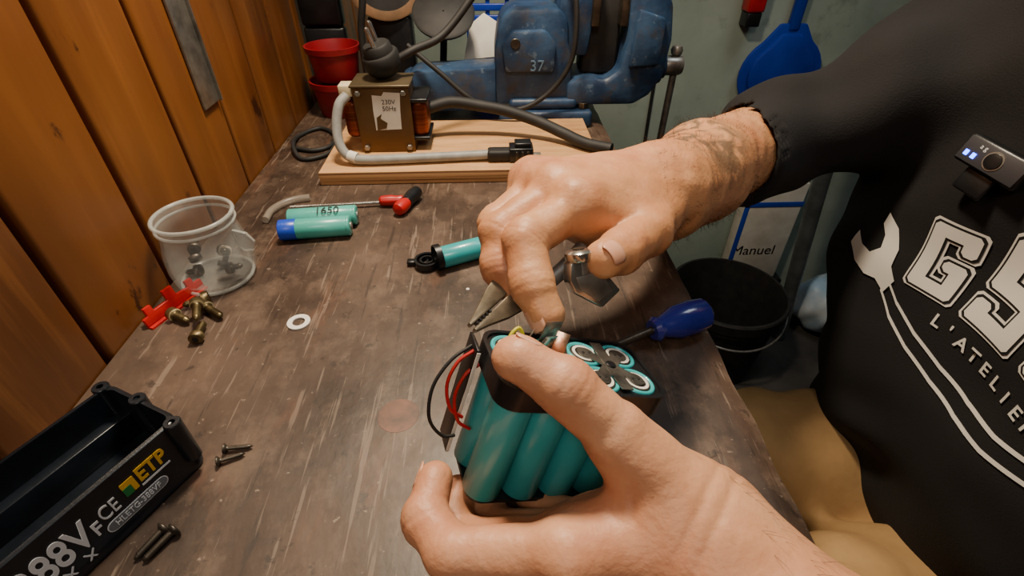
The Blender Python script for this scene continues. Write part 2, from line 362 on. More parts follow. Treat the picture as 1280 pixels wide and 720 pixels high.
revolve('ring_inner',c+Vector((0,0,.0005)),(0,0,1),[(0,.0045),(0,.006),(.005,.006),(.005,.0045),(0,.0045)],black_pl,g,24,caps=False)
box('bar',(-.0575,.3405,.001),(-.0555,.3605,.004),black_pl,g,.0004)
revolve('collar',(-.0487,.3460,.0110),(.0367,.016,0),[(0,.0096),(0,.0108),(.005,.0108),(.005,.0096),(0,.0096)],black_pl,g,28,caps=False)
box('tab',(-.0735,.349,.001),(-.0665,.355,.005),black_pl,g,.001)
g=group('red_handled_driver')
cyl('shaft',(-.200,.449,.0045),(-.110,.4560,.0045),.0016,chrome,g)
revolve('ferrule',(-.113,.4558,.0058),(.03,.001,0),[(0,.003),(.002,.005),(.012,.0056),(.018,.0046),(.022,.0052),(.026,.003)],red_pl,g,20)
revolve('grip_black',(-.0765,.473,.0075),(-.010,-.028,0),[(0,.003),(.002,.0062),(.012,.0072),(.022,.006),(.026,.0065),(.028,.004)],black_pl,g,20)
revolve('grip_red',(-.0845,.449,.0075),(-.012,-.026,0),[(0,.005),(.003,.0062),(.012,.0070),(.017,.0058),(.019,.002)],red_pl,g,20)
tube('curved_plastic_hose',[(-.216,.426,.004),(-.2165,.444,.004),(-.209,.459,.004),(-.198,.467,.004),(-.186,.470,.004)],.0034,M('clear_grey_tube',(150,140,128),rough=.3,alpha=.5),None,12)
g=group('blue_screwdriver'); a=Vector((.1515,.266,.0135)); b=Vector((.108,.250,.0125)); d=(b-a).normalized()
pr=[(0,.003),(.001,.008),(.004,.0112),(.014,.0125),(.028,.0118),(.036,.0085),(.040,.0075),(.044,.0090),(.047,.0070)]
revolve('handle',a,d,pr,blue_h,g,12,sharp=30)
cyl('shaft',a+d*.046,a+d*.125+Vector((0,0,-.0085)),.0028,dark_steel,g)
# ------------------------------------------------------------------ battery housing (bottom left)
g=group('power_tool_battery_housing')
U=Vector((-.45,-.89,0)).normalized(); W=Vector((-.89,.45,0)).normalized(); Z=Vector((0,0,1)); P0=Vector((-.1635,.1690,.0005))
mt=basis(P0,U,W,Z)
def shell(name,L,D,H,t,fl,r,mat,mtx,parent,skirt=0):
    o=rrect(0,0,L,D,r); i=rrect(t,t,L-t,D-t,max(r-t,.0008)); ob=rrect(-skirt,-skirt,L+skirt,D+skirt,r+skirt)
    n=len(o); V=[];F=[]
    rings=[(ob,0.0008),(ob,H*.10),(o,H*.15),(o,H-.0006),(rrect(.0006,.0006,L-.0006,D-.0006,r),H),(rrect(t-.0004,t-.0004,L-t+.0004,D-t+.0004,r),H),(i,H-.0006),(i,fl)]
    for pts,z in rings: V+=[(p[0],p[1],z) for p in pts]
    for j in range(len(rings)-1):
        for k in range(n): a=j*n+k;b=j*n+(k+1)%n; F.append((a,b,b+n,a+n))
    F.append(tuple(range(n))[::-1]); k=(len(rings)-1)*n; F.append(tuple(range(k,k+n)))
    me=bpy.data.meshes.new(name); me.from_pydata(V,[],F); me.transform(mtx); return addmesh(name,me,mat,parent,45)
shell('shell',.118,.055,.038,.0026,.003,.006,case_m,mt,g,.0012)
for n,(x,yy) in enumerate(((.004,-.0005),(.001,.030),(.004,.0555),(.112,.0555))):
    revolve('screw_boss_%d'%n,(x,yy,.010),(0,0,1),[(0,.0042),(.0285,.0042),(.029,.0038),(.029,.0017),(.022,.0017),(.022,.0001)],case_m,g,18,mtx=mt)
box('inner_step',(.0022,.0022,.003),(.1158,.008,.030),case_m,g,.0006,mt); box('inner_ledge',(.0022,.046,.003),(.1158,.053,.020),case_m,g,.0006,mt)
fm=basis(P0-W*.0004,-U,Z,-W)
def lab(name,s,size,x,z,mat,k=1,bold=0): text(name,s,size,fm@Matrix.Translation((-x,z,0)),mat,g,.00015,'CENTER',k,bold)
lab('label_voltage','388V',.0235,.0690,.0200,whiteink,.60,.0004); lab('label_f','F',.012,.0520,.0170,whiteink,.7,.0002)
lab('label_ce','CE',.0125,.0445,.0215,whiteink,.60)
prism('label_yellow',rrect(0,0,.0065,.009,.0006),.0002,fm@Matrix.Translation((-.0365,.0200,0)),yellow,g); prism('label_green',rrect(0,0,.0040,.0055,.0004),.00035,fm@Matrix.Translation((-.0365,.0200,0)),green,g)
lab('label_logo','ETP',.0125,.0215,.0255,yellow,.74,.0003); prism('label_bar',rrect(0,0,.015,.0012,.0003),.0002,fm@Matrix.Translation((-.0290,.0185,0)),whiteink,g)
prism('pill_outline',rrect(0,0,.031,.0070,.0034),.0002,fm@Matrix.Translation((-.0500,.0080,0)),whiteink,g); prism('pill_fill',rrect(.0005,.0005,.0305,.0065,.0030),.0003,fm@Matrix.Translation((-.0500,.0080,0)),M('grey_ink',(110,115,120)),g)
text('pill_text','HLETG-388VF',.0052,fm@Matrix.Translation((-.0345,.0115,.0003)),whiteink,g,.0002,sx=.75)
for n,x in enumerate((.060,.069)):
    for s in (-1,1): prism('symbol_%d_%d'%(n,s),rrect(-.0040,-.0004,.0040,.0004,.0003),.0002,fm@Matrix.Translation((-x,.0070,0))@Matrix.Rotation(s*1.0,4,'Z'),whiteink,g)
    prism('symbol_%d_bar'%n,rrect(-.003,-.0005,.003,.0005,.0003),.0002,fm@Matrix.Translation((-x,.0030,0)),whiteink,g)
# ------------------------------------------------------------------ plywood board, transformer
g=group('plywood_board')
box('core',(-.184,.5035,.0005),(.122,.655,.0130),ply_edge,g,.0006); box('face_veneer',(-.1838,.5037,.0130),(.1218,.6548,.0146),ply,g,.0005)
TX=.022; TY=-.010
g=group('transformer'); T=.0147
def tb(n_,lo,hi,*a,**k): return box(n_,(lo[0]+TX,lo[1]+TY,lo[2]),(hi[0]+TX,hi[1]+TY,hi[2]),*a,**k)
tb('lamination_core',(-.168,.565,T),(-.108,.607,T+.072),core_m,g,.0008)
for n,z in enumerate((T+.006,T+.066)): 
    for x in (-.162,-.114): cyl('bolt_%d_%d'%(n,int(x*-1000)),(x+TX,.5655+TY,z),(x+TX,.562+TY,z),.0032,steel,g,n=6)
tb('winding_right',(-.110,.571,T+.014),(-.092,.612,T+.056),copper,g,.007,seg=4); tb('winding_left',(-.184,.571,T+.014),(-.166,.612,T+.056),copper,g,.007,seg=4)
tb('bobbin_right_top',(-.112,.568,T+.054),(-.090,.615,T+.058),black_pl,g,.001); tb('bobbin_right_bottom',(-.112,.568,T+.012),(-.090,.615,T+.016),black_pl,g,.001)
tb('top_bracket',(-.170,.562,T+.072),(-.106,.610,T+.0745),M('bracket_grey',(112,98,74),(84,74,56),rough=.4,metal=.6),g,.0008)
prism('paper_label',[(0,0),(.028,.001),(.029,.02),(.031,.040),(.014,.041),(.011,.037),(.001,.038),(0,.022)],.0006,basis(Vector((-.1485+TX,.5647+TY,T+.026)),Vector((1,0,0)),Z,Vector((0,-1,0))),white_p,g)
prism('label_tear',[(0,0),(.010,.002),(.012,.008),(.005,.013),(.007,.018),(.001,.014)],.0008,basis(Vector((-.147+TX,.5645+TY,T+.026)),Vector((1,0,0)),Z,Vector((0,-1,0))),core_m,g)
text('label_print','230V\n50Hz',.007,basis(Vector((-.131+TX,.5640+TY,T+.053)),Vector((1,0,0)),Z,Vector((0,-1,0))),ink,g,.0001)
tb('terminal_block',(-.184,.572,T+.060),(-.170,.590,T+.072),M('beige_terminal',(210,196,160),rough=.5),g,.001)
g=group('power_plug'); c=Vector((-.1120,.582,T+.0748)); ax=Vector((-.22,-.18,.96)).normalized()
q0=c+Vector((0,0,.008))
revolve('body',q0,ax,[(-.005,.012),(0,.0175),(.006,.0200),(.016,.0200),(.018,.0185),(.0185,.0160),(.026,.0150),(.028,.013)],rubber,g,28)
X1=frame(ax)[0]
for s in (-1,1): revolve('pin_%d'%(s+1),q0+ax*.028+X1*s*.0085,ax,[(0,.0026),(.018,.0026),(.020,.0014)],chrome,g,12)
tube('cord',[q0+Vector((.014,0,.010)),q0+Vector((.032,.006,.018)),(-.050,.61,.125),(-.015,.63,.160),(.015,.64,.20),(.035,.65,.25)],.0042,rubber,g)
g=group('grey_power_lead')
tube('lead',[(-.152,.556,T+.064),(-.160,.548,T+.056),(-.164,.538,T+.038),(-.162,.528,T+.020),(-.152,.523,T+.008),(-.135,.521,T+.0062),(-.10,.522,T+.0062),(-.03,.527,T+.0062),(.0,.528,T+.007)],.0052,grey_cab,g,12)
tube('tape_band',[(-.154,.5245,T+.0095),(-.145,.522,T+.0075)],.0062,white_p,g,12)
g=group('spade_connector')
box('heat_shrink',(-.004,.520,T+.001),(.022,.536,T+.013),rubber,g,.003,seg=3); box('housing',(.020,.519,T+.001),(.046,.539,T+.016),black_pl,g,.001); box('housing_top',(.026,.522,T+.016),(.044,.537,T+.021),black_pl,g,.001)
for n in range(3): box('slot_%d'%n,(.027+.006*n,.5183,T+.004),(.0295+.006*n,.5192,T+.013),dark_steel,g,.0002)
box('spade',(.046,.526,T+.006),(.055,.532,T+.0068),steel,g,.0002); box('spade_tail',(-.012,.524,T+.006),(-.002,.530,T+.008),chrome,g,.0004)
tube('thick_black_cable',[(-.072,.596,T+.036),(-.045,.602,.055),(-.01,.602,.050),(.02,.598,.045),(.055,.588,.036),(.085,.572,.027),(.108,.552,.0225),(.135,.535,.0222)],.0066,rubber,None,14)
tube('thin_black_cable',[(-.240,.60,.003),(-.215,.592,.003),(-.198,.605,.003),(-.200,.64,.003),(-.225,.665,.003),(-.245,.64,.003),(-.240,.60,.008),(-.226,.572,.003),(-.21,.568,.003),(-.1935,.585,.003),(-.1925,.62,.003)],.0026,rubber)
# ------------------------------------------------------------------ red pots
def pot(name,c,r,h,mat):
    return revolve(name,c,(0,0,1),[(0,r*.80),(.001,r*.82),(h*.82,r*.95),(h*.83,r*1.02),(h,r*1.04),(h,r*.97),(h*.8,r*.90),(.003,r*.76),(.003,.0001)],mat,None,40,caps=False)
pot('red_pot',(-.210,.735,.0005),.036,.046,pot_m); pot('red_pot.001',(-.208,.737,.0472),.035,.042,pot_m)
# ------------------------------------------------------------------ vise
g=group('bench_vise')
box('base',(.012,.657,.0005),(.135,.765,.022),vise_m,g,.005,seg=3); box('swivel',(.025,.665,.022),(.115,.755,.036),vise_m,g,.006,seg=3)
for n,x in enumerate((.022,.124)): cyl('base_bolt_%d'%n,(x,.672,.022),(x,.672,.030),.007,dark_steel,g,n=6)
def bodyp(name,pts,y0,y1,bv=.004,mat=vise_m): return prism(name,pts,y1-y0,basis(Vector((0,y1,0)),Vector((1,0,0)),Z,Vector((0,-1,0))),mat,g,bv)
bodyp('fixed_body',[(.008,.022),(.106,.022),(.106,.085),(.100,.100),(.098,.128),(.086,.140),(.030,.140),(.018,.132),(.012,.118),(.008,.09)],.672,.745,.006)
bodyp('fixed_boss',[(.020,.070),(.082,.070),(.084,.102),(.070,.118),(.030,.118),(.016,.102)],.662,.675,.004)
cyl('boss_dimple',(.033,.661,.104),(.033,.664,.104),.006,dark_steel,g)
bodyp('fixed_jaw_neck',[(.098,.085),(.125,.085),(.130,.125),(.130,.170),(.090,.170),(.084,.12)],.680,.74,.004)
bodyp('slide_beam',[(-.108,.016),(-.108,.058),(-.094,.068),(.012,.072),(.012,.016)],.682,.732,.004)
bodyp('slide_cap',[(-.116,.020),(-.116,.056),(-.104,.062),(-.104,.016)],.678,.736,.003)
bodyp('moving_body',[(.100,.026),(.100,.056),(.128,.062),(.150,.058),(.166,.070),(.172,.110),(.168,.165),(.205,.165),(.222,.145),(.228,.105),(.224,.060),(.210,.038),(.190,.026)],.668,.750,.006)
bodyp('moving_ridge',[(.176,.075),(.214,.078),(.214,.130),(.180,.140)],.660,.67,.003)
box('jaw_plate_fixed',(.126,.672,.120),(.136,.748,.172),dark_steel,g,.001); box('jaw_plate_moving',(.161,.672,.120),(.171,.748,.172),dark_steel,g,.001)
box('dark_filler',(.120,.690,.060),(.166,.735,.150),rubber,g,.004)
revolve('spindle_collar',(.222,.705,.066),(1,0,0),[(0,.022),(.006,.022),(.007,.017),(.012,.016)],vise_m,g,28)
revolve('spindle_head',(.232,.705,.066),(1,0,0),[(0,.0115),(.003,.0125),(.022,.0125),(.026,.011),(.028,.006)],steel,g,24)
cyl('spindle',(.120,.705,.066),(.235,.705,.066),.008,steel,g)
cyl('handle_bar',(.247,.706,-.105),(.250,.706,.078),.0048,steel,g)
for n,z in enumerate((-.108,.078)): revolve('handle_knob_%d'%n,(.2485,.706,z),(0,0,1),[(-.001,.003),(.002,.007),(.007,.008),(.012,.006),(.013,.003)],steel,g,18)
text('cast_number','37',.018,basis(Vector((.060,.6614,.078)),Vector((1,0,0)),Z,Vector((0,-1,0))),M('pale_blue_iron',(92,118,142),rough=.5),g,.0008)
tube('thin_cable_on_vise',[(.075,.70,.20),(.098,.66,.170),(.104,.650,.12),(.098,.650,.08),(.07,.650,.045),(.03,.645,.030),(-.02,.655,.04),(-.06,.665,.07),(-.10,.68,.10)],.0032,rubber)
# ------------------------------------------------------------------ clutter at far end of bench
g=group('magnifier_lamp'); c=Vector((-.058,.752,.112)); d=Vector((.05,-.60,.8))
revolve('shade',c,d,[(0,.012),(.003,.030),(.012,.040),(.016,.041),(.018,.038),(.019,.001)],rubber,g,36,caps=False)
tube('arm',[c,(-.064,.765,.06),(-.070,.765,.01)],.005,black_pl,g); cyl('foot',(-.070,.765,.0005),(-.070,.765,.008),.022,black_pl,g)
g=group('blue_crate')
for n in range(6): box('slat_%d'%n,(-.03,.800,.102+.0145*n),(.085,.806,.111+.0145*n),blue_pl,g,.001)
for n in range(5): box('post_%d'%n,(-.03+.0275*n,.802,.0605),(-.024+.0275*n,.808,.192),blue_pl,g,.001)
box('bottom_box',(-.03,.780,.0005),(.085,.808,.058),blue_pl,g,.002)
prism('crumpled_paper',[(0,0),(.05,.004),(.062,.04),(.03,.06),(.01,.045)],.002,basis(Vector((-.035,.772,.059)),Vector((1,0,0)),Vector((0,.35,.94)),Vector((0,-.94,.35))),white_p,None,.0005)
g=group('cable_spool')
ax=Vector((.25,-.95,.15)); c=Vector((-.135,.782,.165))
revolve('flange_front',c,ax,[(0,.056),(.004,.056),(.005,.054),(.004,.044),(0,.044)],M('fibreboard',(134,100,70),(106,80,54),scale=30,rough=.7),g,44)
revolve('hub',c-ax.normalized()*.02,ax,[(0,.045),(.0215,.045),(.0216,.001)],rubber,g,30,caps=False)
box('stand',(-.165,.780,.0005),(-.105,.806,.115),black_pl,g,.004)
g=group('black_tool_case'); box('body',(-.258,.785,.10),(-.200,.808,.26),black_pl,g,.006); box('stand',(-.258,.788,.0005),(-.2,.805,.10),black_pl,g,.004); cyl('handle',(-.245,.779,.17),(-.208,.779,.17),.004,rubber,g)
tube('hanging_black_cord',[(-.185,.75,.27),(-.165,.735,.20),(-.155,.725,.15),(-.163,.725,.11),(-.165,.725,.07),(-.163,.72,.02),(-.165,.70,.006)],.0045,rubber)
tube('wall_cable',[(.40,1.245,.5),(.402,1.244,.2),(.398,1.245,-.1),(.40,1.244,-.4),(.402,1.245,-.75)],.004,rubber)
g=group('steel_rule'); box('blade',(-.2614,.474,.092),(-.2590,.505,.40),steel,g,.0006); cyl('hang_screw',(-.2615,.4895,.385),(-.2575,.4895,.385),.004,dark_steel,g)
box('edge_fold',(-.2592,.5035,.092),(-.2560,.505,.40),steel,g,.0003)
# ------------------------------------------------------------------ things on/near back wall
g=group('blue_dustpan'); c=Vector((.690,1.236,-.085))
pts=[(.030,.10)]+[(.098*math.sin(t),.090*math.cos(t)-.01) for t in [math.radians(a) for a in range(35,326,12)]]+[(-.030,.10)]
prism('pan',pts,.010,basis(c,Vector((1,0,0)),Z,Vector((0,-1,0))),blue_pl,g,.004)
prism('pan_rim',[(p[0]*.8,p[1]*.8) for p in pts],.018,basis(c,Vector((1,0,0)),Z,Vector((0,-1,0))),blue_pl,g,.006)
box('handle',(.677,1.222,0.0),(.703,1.240,.30),blue_pl,g,.006)
g=group('red_brush'); box('head',(.565,1.205,.04),(.603,1.248,.14),red_pl,g,.006); box('bristles',(.568,1.208,.012),(.600,1.246,.04),black_pl,g,.003); box('grip',(.575,1.222,.14),(.593,1.246,.28),red_pl,g,.005)
g=group('cardboard_package'); box('panel',(.70,1.205,-.685),(.86,1.248,-.37),white_p,g,.003)
box('blue_border',(.6985,1.2035,-.686),(.712,1.2055,-.369),blue_w,g,.0003); box('blue_band',(.6985,1.2035,-.44),(.862,1.2055,-.425),blue_w,g,.0003)
text('package_text','Manuel',.045,basis(Vector((.765,1.2045,-.585)),Vector((1,0,0)),Z,Vector((0,-1,0))),ink,g,.0003)
box('shelf_plinth',(.68,1.19,FL),(.88,1.249,-.687),black_pl,g,.003)
g=group('black_bucket'); c=(.60,.985,FL+.001)
revolve('body',c,(0,0,1),[(0,.108),(.002,.112),(.20,.134),(.201,.141),(.215,.142),(.216,.145),(.242,.147),(.246,.144),(.246,.138),(.20,.130),(.006,.106),(.006,.0002)],rubber,g,52,caps=False)
tube('bail',[(.60+.150*math.cos(t),.985-.150*math.sin(t),FL+.225-.05*math.sin(t)) for t in [math.pi*i/10 for i in range(11)]],.003,steel,g)
tube('grey_pipe',[(.765,1.07,-.05),(.79,1.07,-.33),(.845,1.06,-.798)],.019,M('galvanised',(120,126,128),(90,96,98),scale=20,rough=.4,metal=.5),None,20)
F=Field((.85,.95,FL-.01),(1.15,1.25,-.5),.006)
F.ell((.98,1.10,-.71),(.09,.085,.09),k=.02,m=.04); F.ell((1.0,1.09,-.61),(.05,.05,.07),k=.03,m=.05); F.noise(.0018,60,3); F.F=np.maximum(F.F,(FL+.002)-F.ax[2][None,None,:])
g=group('white_bag'); F.mesh('plastic',M('white_plastic_bag',(196,204,210),(150,180,205),scale=12,rough=.4,bump=.5,bscale=30),g,2)
# ------------------------------------------------------------------ battery pack in the hands
g=group('battery_pack')
A=Vector((-.30,-.20,-.93)).normalized(); Lx=Vector((.93,.20,-.29)); Lx=(Lx-A*Lx.dot(A)).normalized(); S=(-A).cross(Lx).normalized()
PK=basis(Vector((.0030,.1275,.0985)),Lx,S,-A)
NX=4; pt=.0190; m0=.0115
for i in range(NX):
    for j in range(2):
        x=m0+pt*i; yy=m0+pt*j
        revolve('cell_%d_%d'%(i,j),(x,yy,-.0665),(0,0,1),[(0,.0060),(.0006,.0080),(.0014,.0092),(.0655,.0092),(.0668,.0090),(.0674,.0083),(.0672,.0076),(.0666,.0072)],teal,g,30,sharp=None,mtx=PK)
        cyl('terminal_%d_%d'%(i,j),(x,yy,-.0005),(x,yy,.0005),.0070,dark_steel,g,mtx=PK)
        revolve('insulator_%d_%d'%(i,j),(x,yy,.0004),(0,0,1),[(0,.0060),(.0003,.0060),(.0003,.0046),(0,.0046)],white_p,g,24,mtx=PK,caps=False)
LX=m0*2+pt*(NX-1); LY=m0*2+pt
def framep(name,z0,z1):
    o=rrect(-.0008,-.0008,LX+.0008,LY+.0008,.0095,6); i=rrect(.0010,.0010,LX-.0010,LY-.0010,.0088,6); n=len(o); V=[];F=[]
    for pts,z in ((o,z0),(o,z1),(i,z1),(i,z0)): V+=[(p[0],p[1],z) for p in pts]
    for j in range(4):
        for k in range(n): a=j*n+k;b=j*n+(k+1)%n; F.append((a,b,(b+n)%(4*n),(a+n)%(4*n)))
    me=bpy.data.meshes.new(name); me.from_pydata(V,[],F); me.transform(PK); addmesh(name,me,black_pl,g,40)
framep('top_frame_rim',-.0095,.0010)
prism('top_frame_plate',rrect(0,0,LX,LY,.009),.0070,PK@Matrix.Translation((0,0,-.0072)),black_pl,g,0)
prism('bottom_frame_plate',rrect(.004,.004,LX-.004,LY-.004,.007),.0020,PK@Matrix.Translation((0,0,-.0680)),black_pl,g,0)
nick=M('nickel_strip',(162,158,150),(96,94,90),scale=90,rough=.26,metal=.85,ramp=(.35,.7))
for i in (0,2):
    x=m0+pt*(i+.5); cy=m0+pt*.5
    for s in (-1,1):
        for t_ in (-1,1):
            cyl('weld_pad_%d_%d_%d'%(i,s,t_),(x+s*pt*.47,cy+t_*pt*.47,.0008),(x+s*pt*.47,cy+t_*pt*.47,.00120),.0044,nick,g,mtx=PK)
            box('strip_arm_%d_%d_%d'%(i,s,t_),(0,-.0030,0),(.0125,.0030,.0003),nick,g,0,PK@Matrix.Translation((x,cy,.00100))@Matrix.Rotation(math.atan2(t_,s),4,'Z'))
            for w_ in (-1,1): cyl('weld_%d_%d_%d_%d'%(i,s,t_,w_),(x+s*pt*.47+w_*.0016,cy+t_*pt*.47,.0010),(x+s*pt*.47+w_*.0016,cy+t_*pt*.47,.0015),.0008,ink,g,n=8,ch=.0001,mtx=PK)
    box('cross_strip_%d'%i,(x-.003,.0035,.0012),(x+.003,LY-.0035,.0016),nick,g,0,PK)
    cyl('plate_hub_%d'%i,(x,cy,.0008),(x,cy,.0024),.0026,black_pl,g,mtx=PK)
box('circuit_board',(-.0042,.0275,-.060),(-.0026,LY+.0005,-.001),black_pl,g,.0003,PK); box('board_edge',(-.0042,.0270,-.059),(-.0026,.0275,-.002),white_p,g,.0001,PK)
wr=M('red_wire',(180,24,20),rough=.4)
bw=[PK@Vector(p) for p in ((-.004,.032,-.004),(-.010,.031,-.010),(-.013,.028,-.020),(-.010,.024,-.030),(-.003,.024,-.035))]
tube('red_wire',bw,.0008,wr,g,8); tube('red_wire_b',[p+Vector((.003,-.002,-.006)) for p in bw],.0008,wr,g,8)
tube('black_wire',[PK@Vector(p) for p in ((-.004,.036,-.004),(-.013,.032,-.010),(-.019,.028,-.022),(-.018,.024,-.036),(-.010,.024,-.046),(-.003,.026,-.048))],.0008,rubber,g,8)
cop=M('copper_strip',(190,120,80),(220,190,160),scale=200,rough=.25,metal=.9)
def tab(name,p,sx,sz,rz,rx,mat): box(name,(-sx/2,-.0002,0),(sx/2,.0002,sz),mat,g,.0001,PK@Matrix.Translation(p)@Matrix.Rotation(rz,4,'Z')@Matrix.Rotation(rx,4,'X'))
tab('lifted_tab_a',(.022,.024,.001),.007,.014,.3,.3,chrome); tab('lifted_tab_b',(.030,.022,.001),.006,.013,-.5,-.4,cop); tab('lifted_tab_c',(.015,.027,.001),.006,.012,1.0,.2,chrome); tab('lifted_tab_d',(.035,.027,.001),.008,.008,.1,-.9,cop); tab('lifted_tab_e',(.027,.030,.001),.009,.016,.2,.1,nick)
tube('yellow_wire',[PK@Vector(p) for p in ((.010,.029,.001),(.010,.031,.006),(.014,.033,.009),(.018,.031,.003))],.0009,M('yellow_green_wire',(190,180,30),rough=.4),g,8)
# ------------------------------------------------------------------ pliers in the right hand
g=group('needle_nose_pliers')
def lp(*p): return Vector(mm(*p))
nose=lp(-12,184,80); base=lp(9,203,88); d=(base-nose).normalized(); nrm=Vector((.1,-.65,.75)); nrm=(nrm-d*nrm.dot(d)).normalized(); sdv=nrm.cross(d)
mt=basis(nose,d,sdv,nrm)
for s,nm in ((1,'upper'),(-1,'lower')):
    prism('jaw_'+nm,[(0,s*.0008),(.022,s*.0005),(.030,s*.0002),(.038,s*.0095),(.030,s*.0120),(.018,s*.0092),(.008,s*.0052),(0,s*.0028)],.007,mt@Matrix.Translation((0,0,-.0035)),jawst,g,.0006)
    for k in range(5): box('tooth_%s_%d'%(nm,k),(.003+.0022*k,s*.0004-.0003,-.0033),(.0040+.0022*k,s*.0004+.0003,.0037),ink,g,0,mt)
cyl('pivot',mt@Vector((.034,0,-.0052)),mt@Vector((.034,0,.0055)),.0066,steel,g)
tube('handle_upper',[mt@Vector(p) for p in ((.034,.004,0),(.045,.008,0),(.060,.010,0),(.080,.009,0))],.0046,rubber,g)
tube('handle_lower',[mt@Vector(p) for p in ((.034,-.004,0),(.045,-.009,.001),(.060,-.010,.002),(.075,-.009,.003))],.0044,steel,g)
g=group('locking_clamp_tool')
c=lp(42,198,106); ax=Vector((.10,-.42,-.90)).normalized(); xx=Vector((.94,.30,-.05)); xx=(xx-ax*xx.dot(ax)).normalized()
mt=basis(c,xx,ax,xx.cross(ax))
prism('body',[(-.007,-.003),(.008,-.003),(.011,.004),(.019,.015),(.008,.022),(-.006,.012),(-.008,.006)],.009,mt@Matrix.Translation((0,0,-.0045)),chrome,g,.001)
prism('flat_cheek',[(-.005,.004),(.008,.003),(.014,.014),(.006,.018),(-.003,.011)],.0008,mt@Matrix.Translation((0,0,.0045)),steel,g,.0002); prism('flat_cheek_rear',[(-.005,.004),(.008,.003),(.014,.014),(.006,.018),(-.003,.011)],.0008,mt@Matrix.Translation((0,0,-.0053)),steel,g,.0002)
revolve('adjuster_knob',c-ax*.003,-ax,[(0,.0066),(.001,.0072),(.0040,.0072),(.0050,.0060),(.0055,.0040)],chrome,g,12); revolve('knob_socket',c-ax*.0083,-ax,[(0,.003),(.0008,.003)],dark_steel,g,12)
cyl('stem',c-ax*.004,c+ax*.004,.0048,steel,g)
# ------------------------------------------------------------------ the man
man=group('man')
nt=skin_t.node_tree;N=nt.nodes;L=nt.links;b=N['Principled BSDF'];src=b.inputs['Base Color'].links[0].from_socket
tc=N.new('ShaderNodeTexCoord'); vd=N.new('ShaderNodeVectorMath'); vd.operation='DISTANCE'; vd.inputs[1].default_value=(.148,.345,.105); L.new(tc.outputs['Object'],vd.inputs[0])
mr=N.new('ShaderNodeMapRange'); mr.inputs['From Min'].default_value=.026; mr.inputs['From Max'].default_value=.05; mr.inputs['To Min'].default_value=1; mr.inputs['To Max'].default_value=0; L.new(vd.outputs['Value'],mr.inputs['Value'])
wv=N.new('ShaderNodeTexNoise'); wv.inputs['Scale'].default_value=48; wv.inputs['Detail'].default_value=2; wv.inputs['Distortion'].default_value=1.6; L.new(tc.outputs['Object'],wv.inputs['Vector'])
m2=N.new('ShaderNodeMapRange'); m2.inputs['From Min'].default_value=.42; m2.inputs['From Max'].default_value=.58; m2.inputs['To Max'].default_value=.78; L.new(wv.outputs['Fac'],m2.inputs['Value'])
mu=N.new('ShaderNodeMath'); mu.operation='MULTIPLY'; L.new(mr.outputs[0],mu.inputs[0]); L.new(m2.outputs[0],mu.inputs[1])
mx=N.new('ShaderNodeMix'); mx.data_type='RGBA'; L.new(mu.outputs[0],mx.inputs['Factor']); L.new(src,mx.inputs['A']); mx.inputs['B'].default_value=lin((84,74,60)); L.new(mx.outputs['Result'],b.inputs['Base Color'])
def nail(name,tip,prev,updir,r,parent,ln=.011):
    tip=Vector(tip);prev=Vector(prev); d=(tip-prev).normalized(); u=Vector(updir); u=(u-d*u.dot(d)).normalized(); s=d.cross(u)
    V=[];F=[];nu,nv=9,9
    for i in range(nu):
        for j in range(nv):
            a=(i/(nu-1)-.5)*2; t=j/(nv-1); w=.72*math.sqrt(max(0,1-abs(2*t-1)**5*.5))
            ang=a*w
            V.append(tuple(tip+d*(r*.72-ln*(1-t))+ (u*math.cos(ang)+s*math.sin(ang))*r*(1.03-.10*t*t) ))
    for i in range(nu-1):
        for j in range(nv-1): a=i*nv+j; F.append((a,a+1,a+nv+1,a+nv))
    me=bpy.data.meshes.new(name); me.from_pydata(V,[],F); o=addmesh(name,me,nail_m,parent,None)
    md=o.modifiers.new('s','SOLIDIFY'); md.thickness=.0006; md.offset=0
hair_m=M('body_hair',(62,42,28),rough=.6)
def hairs(name,arm,n,test,fl,seed,ln=.008):
    rs=random.Random(seed); vs=arm.data.vertices; V=[];F=[]; k=0; tries=0
    while k<n and tries<n*60:
        tries+=1; v=vs[rs.randrange(len(vs))]
        if not test(v.co): continue
        nn=v.normal; f_=Vector(fl); f_=(f_-nn*f_.dot(nn)); f_=(f_+Vector((rs.uniform(-.5,.5),rs.uniform(-.5,.5),rs.uniform(-.5,.5)))).normalized()
        L_=ln*rs.uniform(.5,1.1); s=nn.cross(f_).normalized()*.00008; p=v.co; a=p+f_*L_*.5+nn*L_*.28; b=p+f_*L_+nn*L_*.32; i=len(V)
        V+=[tuple(p-s),tuple(p+s),tuple(a+s*.8),tuple(a-s*.8),tuple(b)]; F+=[(i,i+1,i+2,i+3),(i+3,i+2,i+4)]; k+=1
    me=bpy.data.meshes.new(name); me.from_pydata(V,[],F); me.materials.append(hair_m); o=bpy.data.objects.new(name,me); COL.objects.link(o); o.parent=man
